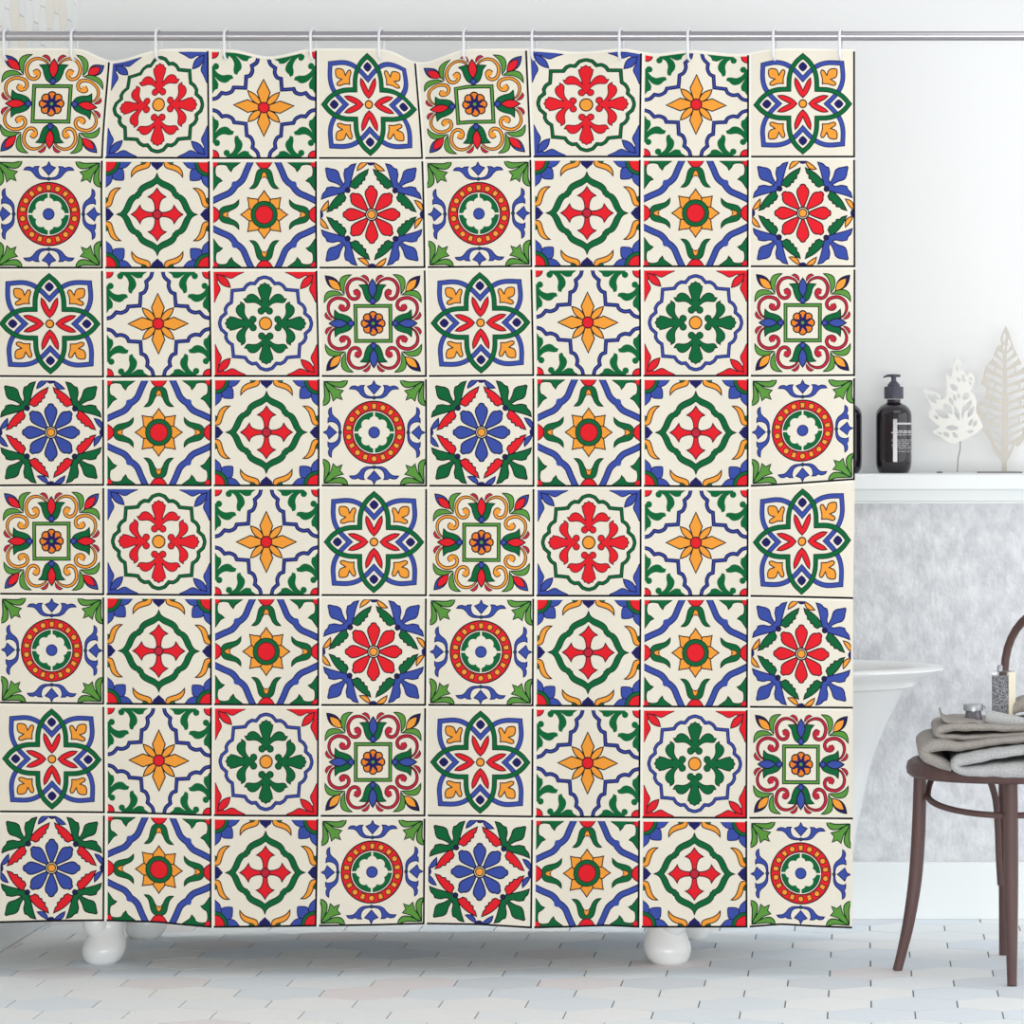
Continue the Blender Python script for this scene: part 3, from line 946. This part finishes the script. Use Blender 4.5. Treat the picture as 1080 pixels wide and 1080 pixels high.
# roll, fattening to the right
rp, rr_ = [], []
for k in range(18):
    t = k / 17
    px, py = 1039.5 + 100 * t, 755.8 + 18 * t
    rp.append((at(px, py, 8.45)[0], 8.445, at(px, py, 8.45)[2]))
    rr_.append((0.0160 - 0.0075 * t) * (0.8 if k == 0 else 1))
roll = MB().tube(rp, rr_, 24)
roll.build('roll', LG, cloth, auto=60)
fold([(992.5, 753, 2.0), (994.5, 758.5, 2.4), (1000, 761.5, 2.8), (1012, 762, 2.8), (1026, 762, 2.6), (1036, 763, 3.0)], 8.425, 8.60, 4, power=1).build('flap', LT, cloth, auto=80)
# tan cloth leaning up behind, at the right edge
mb = fold([(1064, 756, 3), (1070, 749, 9), (1081, 744, 14), (1105, 748, 17), (1140, 752, 14)], 8.54, 8.66, 5)
tag(mb.build('folded_cloth', LT, auto=80), 'small taupe cloth bunched behind the salt bottle at the right edge', 'towel')

# jar on the flap
M['jar_glass'] = mat('smoky_jar', (96, 90, 98), 0.15, spec=0.6, coat=0.4)
M['lid'] = mat('pewter_lid', (168, 170, 174), 0.35, metal=0.6)
jx, jy, jz = at(1026.5, 760.6, 8.52)
jar = empty('small_jar', (jx, jy, jz), 'small smoky round jar with a grey metal lid on the cloth flap', 'jar')
MB().lathe((jx, jy, jz), [(0.0170, 0), (0.0195, .0015), (0.0198, .005), (0.0180, .014), (0.0165, .020), (0.0165, .0225)], 32).build('jar_body', M['jar_glass'], jar)
MB().lathe((jx, jy, jz), [(0.0195, .0225), (0.0212, .0232), (0.0214, .0345), (0.0205, .0365), (0.0185, .0372), (0.004, .0375)], 36).build('lid', M['lid'], jar)
MB().tube([(jx + .020, jy - .004, jz + .033), (jx + .0255, jy - .004, jz + .031), (jx + .0255, jy - .004, jz + .026)], 0.0018, 8).build('clasp', M['lid'], jar)

# square bottle of bath salts
gl = bpy.data.materials.new('clear_glass')
gl.use_nodes = True
b = gl.node_tree.nodes['Principled BSDF']
b.inputs['Base Color'].default_value = (0.97, 0.98, 0.98, 1)
b.inputs['Transmission Weight'].default_value = 1.0
b.inputs['Roughness'].default_value = 0.03
b.inputs['IOR'].default_value = 1.2
M['salt'] = mat('grey_salt_grains', (70, 70, 82), 0.7, noise=((222, 222, 228), 420, 2, 0.42, 0.60, (1, 1, 1)), bump=(420, 0.8, 0.003, (1, 1, 1)))
M['paper'] = mat('cream_paper', (238, 230, 208), 0.7)
bxp, byp, bz = at(1058.5, 766.0, 8.55)
bot = empty('salt_bottle', (bxp, byp, bz), 'tall square glass bottle of grey bath salts standing behind the rolled cloth', 'bottle')
def prism(hw, z0, z1, ang=math.radians(-26)):
    mb = MB()
    c = [(math.cos(ang + PI / 4 + k * PI / 2) * hw * math.sqrt(2), math.sin(ang + PI / 4 + k * PI / 2) * hw * math.sqrt(2)) for k in range(4)]
    vs = [(bxp + x, byp + y, bz + z) for z in (z0, z1) for x, y in c]
    return mb.add(vs, [(3, 2, 1, 0), (4, 5, 6, 7)] + [(k, (k + 1) % 4, 4 + (k + 1) % 4, 4 + k) for k in range(4)])
prism(0.0195, 0.0, 0.1190).build('bottle_glass', gl, bot, bevel=0.002)
prism(0.0175, 0.003, 0.108).build('bath_salt', M['salt'], bot, smooth=False)
ang = math.radians(-26)
mb = MB()
q = []
for s_, o_ in ((-1, 0), (1, 0), (1, 1), (-1, 1)):       # paper on the right-hand face
    n_ = Vector((math.cos(ang), math.sin(ang), 0)); t_ = Vector((-math.sin(ang), math.cos(ang), 0))
q = []
n_ = Vector((math.cos(ang), math.sin(ang), 0)); t_ = Vector((-math.sin(ang), math.cos(ang), 0))
for dn in (0.0197, 0.0203):
    for s_, z in ((-1, .002), (1, .002), (1, .117), (-1, .117)):
        p = Vector((bxp, byp, bz + z)) + n_ * dn + t_ * (0.0185 * s_)
        q.append(tuple(p))
mb.add(q, [(0, 3, 2, 1), (4, 5, 6, 7), (0, 1, 5, 4), (1, 2, 6, 5), (2, 3, 7, 6), (3, 0, 4, 7)])
mb.build('paper_label', M['paper'], bot, smooth=False)
MB().lathe((bxp - .008, byp - .004, bz + .119), [(0.006, 0), (0.006, .010), (0.0045, .013), (0.001, .0135)], 16).build('stopper', M['lid'], bot)

# ------------------------------------------------------------------ pump bottles on the ledge
M['amber'] = mat('dark_plum_glass', (30, 25, 33), 0.08, spec=0.5, coat=0.4)
M['pump'] = mat('slate_plastic', (74, 74, 88), 0.4)
M['print'] = mat('white_print', (206, 204, 208), 0.5)
YB = 9.655
k_ = YB / F / 8.31
def bottle(px, label):
    x, _, _ = at(px, 0, YB)
    root = empty('pump_bottle', (x, YB, ZL), label, 'bottle', 'dark pump bottles on the ledge')
    R = lambda w: w * k_ / 2
    Z_ = lambda y: (990 - y) * k_
    body = cat3([(R(150), 0), (R(238), 0.0003), (R(268), Z_(978)), (R(298), Z_(945)), (R(312), Z_(905)), (R(315), Z_(860))], 4)[:-1] + [(R(315), Z_(860)), (R(315), Z_(700)), (R(315), Z_(520))] + \
        cat3([(R(315), Z_(500)), (R(308), Z_(465)), (R(278), Z_(430)), (R(225), Z_(402)), (R(165), Z_(383)), (R(125), Z_(372)), (R(118), Z_(345))], 5)
    MB().lathe((x, YB, ZL), body, 64).build('bottle_body', M['amber'], root, auto=50)
    MB().lathe((x, YB, ZL), [(R(160), Z_(340)), (R(170), Z_(337)), (R(170), Z_(240)), (R(164), Z_(234)), (R(112), Z_(232)), (R(108), Z_(215)), (R(90), Z_(205)), (R(62), Z_(190)), (R(50), Z_(184))], 40).build('collar', M['pump'], root, auto=40)
    pm = MB().lathe((x, YB, ZL), [(R(44), Z_(186)), (R(44), Z_(152)), (R(56), Z_(150)), (R(60), Z_(128)), (R(52), Z_(124))], 24)
    za = ZL + Z_(138)
    pm.tube([(x + R(118), YB, za), (x, YB, za), (x - R(100), YB, za + .0004), (x - R(150), YB, za - .0018), (x - R(180), YB, za - .0042)], [R(22), R(26), R(24), R(18), R(13)], 14)
    pm.build('pump_head', M['pump'], root, auto=50)
    lab = MB()
    r = R(315) + 0.0006
    rows = [(557, 16, 438, 594), (622, 8, 448, 590), (636, 9, 414, 590), (656, 5, 430, 590)] + [(700 + 15 * q, 4, 416 + (q % 3) * 6, 592 - (q * 7) % 22) for q in range(6)] + [(800, 4, 460, 592)]
    rnd = random.Random(3)
    for yy, th, xa, xb in rows:
        xs = xa
        while xs < xb:
            ln = rnd.uniform(20, 46) if th < 14 else (xb - xa)
            xe = min(xb, xs + ln)
            a0 = math.asin(max(-1, min(1, (xs - 437) / 162))); a1 = math.asin(max(-1, min(1, (xe - 437) / 162)))
            n = 12
            vs = []
            for q in range(n + 1):
                a = a0 + (a1 - a0) * q / n
                for z in (yy + th / 2, yy - th / 2):
                    vs.append((x + r * math.sin(a), YB - r * math.cos(a), ZL + Z_(z)))
            lab.add(vs, [(2 * q, 2 * q + 2, 2 * q + 3, 2 * q + 1) for q in range(n)])
            xs = xe + (7 if th < 14 else 50)
    lab.build('printed_label', M['print'], root)
    return root
b1 = bottle(942.6, 'dark glass pump bottle with white printed lines, standing clear on the white ledge')
b2 = b1.copy(); COL.objects.link(b2)
b2.location.x = at(890.2, 0, YB)[0]
b2['label'] = 'dark glass bottle half hidden behind the right edge of the curtain'
for c in list(b1.children):
    if c.name.startswith('printed_label'): continue
    d = c.copy(); COL.objects.link(d); d.parent = b2; d.matrix_parent_inverse = c.matrix_parent_inverse.copy()

# ------------------------------------------------------------------ leaf ornaments
def cutout(name, outline, holes, m, Yp, thick, parent, bend=0.0, sm=2, q=6.353, ox=960, oy=340):
    """flat plate cut to an outline with holes, of real thickness, gently curved"""
    V, E, loops = [], [], []
    for k, L in enumerate([outline] + holes):
        P = corner_smooth(L, True, sm, 60) 
        n = len(V)
        V.extend((float(x), float(y)) for x, y in P)
        E.extend((n + i, n + (i + 1) % len(P)) for i in range(len(P)))
        loops.append(P)
    r = delaunay_2d_cdt([Vector(v) for v in V], E, [], 0, 1e-4, False)
    vv = np.array([(v.x, v.y) for v in r[0]])
    ff = [tuple(f) for f in r[2]]
    C = np.array([vv[list(f)].mean(0) for f in ff])
    keep = inside(C, loops[0])
    for h in loops[1:]: keep &= ~inside(C, h)
    ff = [f for f, k in zip(ff, keep) if k]
    used = sorted({i for f in ff for i in f})
    ren = {i: k for k, i in enumerate(used)}
    n = len(used)
    vs = []
    for back in (0, 1):
        for i in used:
            x, y, z = at(ox + vv[i][0] / q, oy + vv[i][1] / q, Yp)
            cx = (vv[i][0] - np.mean(vv[:, 0])) / q * Yp / F
            vs.append((x, Yp + back * thick + bend * cx * cx, z))
    edges = {}
    for f in ff:
        for a, b in zip(f, f[1:] + f[:1]):
            edges[(a, b)] = 1
    fs = []
    for f in ff:
        g = [ren[i] for i in f]
        fs.append(tuple(g)); fs.append(tuple(n + i for i in reversed(g)))
    for (a, b) in edges:
        if (b, a) not in edges: fs.append((ren[a], n + ren[a], n + ren[b], ren[b]))
    return MB().add(vs, fs).build(name, m, parent, auto=30)
def slit(x0, y0, x1, y1, w):
    a, b = np.array((x0, y0), float), np.array((x1, y1), float)
    d = (b - a); nn = np.array((-d[1], d[0])) / np.linalg.norm(d) * w / 2
    return [tuple(a), tuple(a + d * .3 + nn), tuple(a + d * .7 + nn), tuple(b), tuple(a + d * .7 - nn), tuple(a + d * .3 - nn)]
M['leaf_white'] = mat('white_card', (236, 235, 230), 0.8)
M['leaf_beige'] = mat('pale_driftwood', (208, 203, 194), 0.8)
M['dull'] = mat('grey_metal_base', (150, 148, 146), 0.6)
ml = empty('leaf_ornament', at(1010, 498.5, 9.64), 'white cut out maple leaf ornament on a thin stem, between bottle and beige leaf', 'ornament')
o1 = [(335, 795), (300, 812), (255, 802), (214, 776), (145, 732), (200, 700), (165, 672), (130, 642), (126, 602), (150, 578), (118, 520), (80, 440), (130, 455), (192, 478), (204, 518), (245, 490), (240, 335), (272, 372), (290, 300),
      (322, 222), (346, 270), (366, 332), (378, 360), (410, 335), (432, 370), (420, 430), (402, 462), (432, 490), (446, 540), (440, 590), (468, 650), (490, 700), (440, 745), (390, 772), (345, 792)]
h1 = [slit(*s[:4], s[4] * 1.3) for s in ((112, 475, 178, 545, 24), (150, 478, 196, 520, 16), (165, 585, 262, 640, 34), (222, 545, 282, 612, 34), (158, 620, 190, 650, 16), (312, 275, 318, 335, 14), (332, 280, 352, 330, 14), (312, 370, 335, 400, 16), (350, 350, 366, 405, 18),
      (268, 415, 318, 458, 26), (290, 480, 306, 530, 14), (318, 475, 332, 515, 14), (392, 372, 420, 385, 16), (396, 390, 410, 425, 12), (392, 470, 352, 520, 30), (260, 500, 290, 560, 20), (296, 555, 328, 660, 22), (362, 545, 348, 650, 14),
      (412, 520, 362, 600, 26), (428, 560, 384, 640, 22), (235, 705, 325, 708, 24), (222, 735, 262, 768, 20), (282, 735, 318, 775, 18), (392, 695, 420, 645, 18), (424, 700, 446, 655, 16), (375, 735, 430, 728, 14), (180, 735, 215, 750, 12))]
cutout('leaf_blade', o1, h1, M['leaf_white'], 9.64, 0.003, ml, bend=1.2)
P = [at(960 + x / 6.353, 340 + y / 6.353, 9.643) for x, y in ((338, 690), (336, 780), (334, 850), (322, 910), (316, 1004))]
MB().tube(cat3(P, 5), 0.0014, 8).build('stem', M['dull'], ml)

bl = empty('leaf_ornament', at(1060, 498.5, 9.66), 'tall beige skeleton leaf ornament with open veins at the right edge of the ledge', 'ornament')
LFT = [(640, 22), (606, 100), (612, 150), (580, 166), (546, 250), (506, 295), (490, 360), (473, 410), (508, 440), (504, 490), (452, 540), (446, 600), (474, 640), (500, 682), (470, 700), (530, 790), (570, 870), (618, 938)]
RGT = [(646, 938), (672, 890), (700, 820), (722, 838), (758, 790), (800, 700), (835, 620), (842, 540), (815, 480), (835, 430), (815, 370), (780, 320), (765, 310), (730, 240), (690, 160), (664, 70)]
o2 = LFT + RGT[:]
ly = np.array([p[1] for p in LFT]); lx = np.array([p[0] for p in LFT])
ry = np.array([p[1] for p in RGT[::-1]]); rx = np.array([p[0] for p in RGT[::-1]])
h2 = []
for k in range(13):
    yc = 175 + k * 56
    for sd in (-1, 1):
        xi = 634 + sd * (14 if k < 6 else 20)
        hh = 20
        yo = yc - 52
        xo = np.interp(yc - 25, ly, lx) + 22 if sd < 0 else np.interp(yc - 25, ry, rx) - 22
        if abs(xo - xi) < 14: continue
        mid = xi + (xo - xi) * 0.52
        def yy(x): return yc - 52 * abs(x - xi) / max(60.0, abs(xo - xi))
        if abs(xo - xi) > 95 and k % 2:
            segs = [(xi, mid - 6 * sd), (mid + 6 * sd, xo)]
        else: segs = [(xi, xo)]
        for a, b_ in segs:
            h2.append([(a, yy(a) - hh), (b_, yy(b_) - hh * .62), (b_, yy(b_) + hh * .62), (a, yy(a) + hh)])
h2 += [slit(634, 70, 628, 135, 16), slit(656, 110, 672, 165, 16)]
cutout('leaf_blade', o2, h2, M['leaf_beige'], 9.66, 0.004, bl, bend=0.6)
MB().box(at(960 + 614 / 6.353, 0, 9.66)[0], at(960 + 648 / 6.353, 0, 9.66)[0], 9.6597, 9.6643, ZL + .002, at(0, 340 + 930 / 6.353, 9.66)[2]).build('stem', M['leaf_beige'], bl, bevel=0.0008)
MB().box(at(1031, 0, 9.66)[0], at(1078, 0, 9.66)[0], 9.63, 9.70, ZL, ZL + .0035).build('base', M['dull'], bl, bevel=0.001)
px_, _, _ = at(991, 0, 9.63)
mb = MB().lathe((px_, 9.63, ZL), cat3([(0.003, 0), (0.0065, 0.0012), (0.0066, 0.003), (0.003, 0.0046)], 4), 18, sx=1.2)
tag(mb.build('pebble', M['dull']), 'tiny grey pebble lying on the ledge between bottle and white leaf', 'pebble')
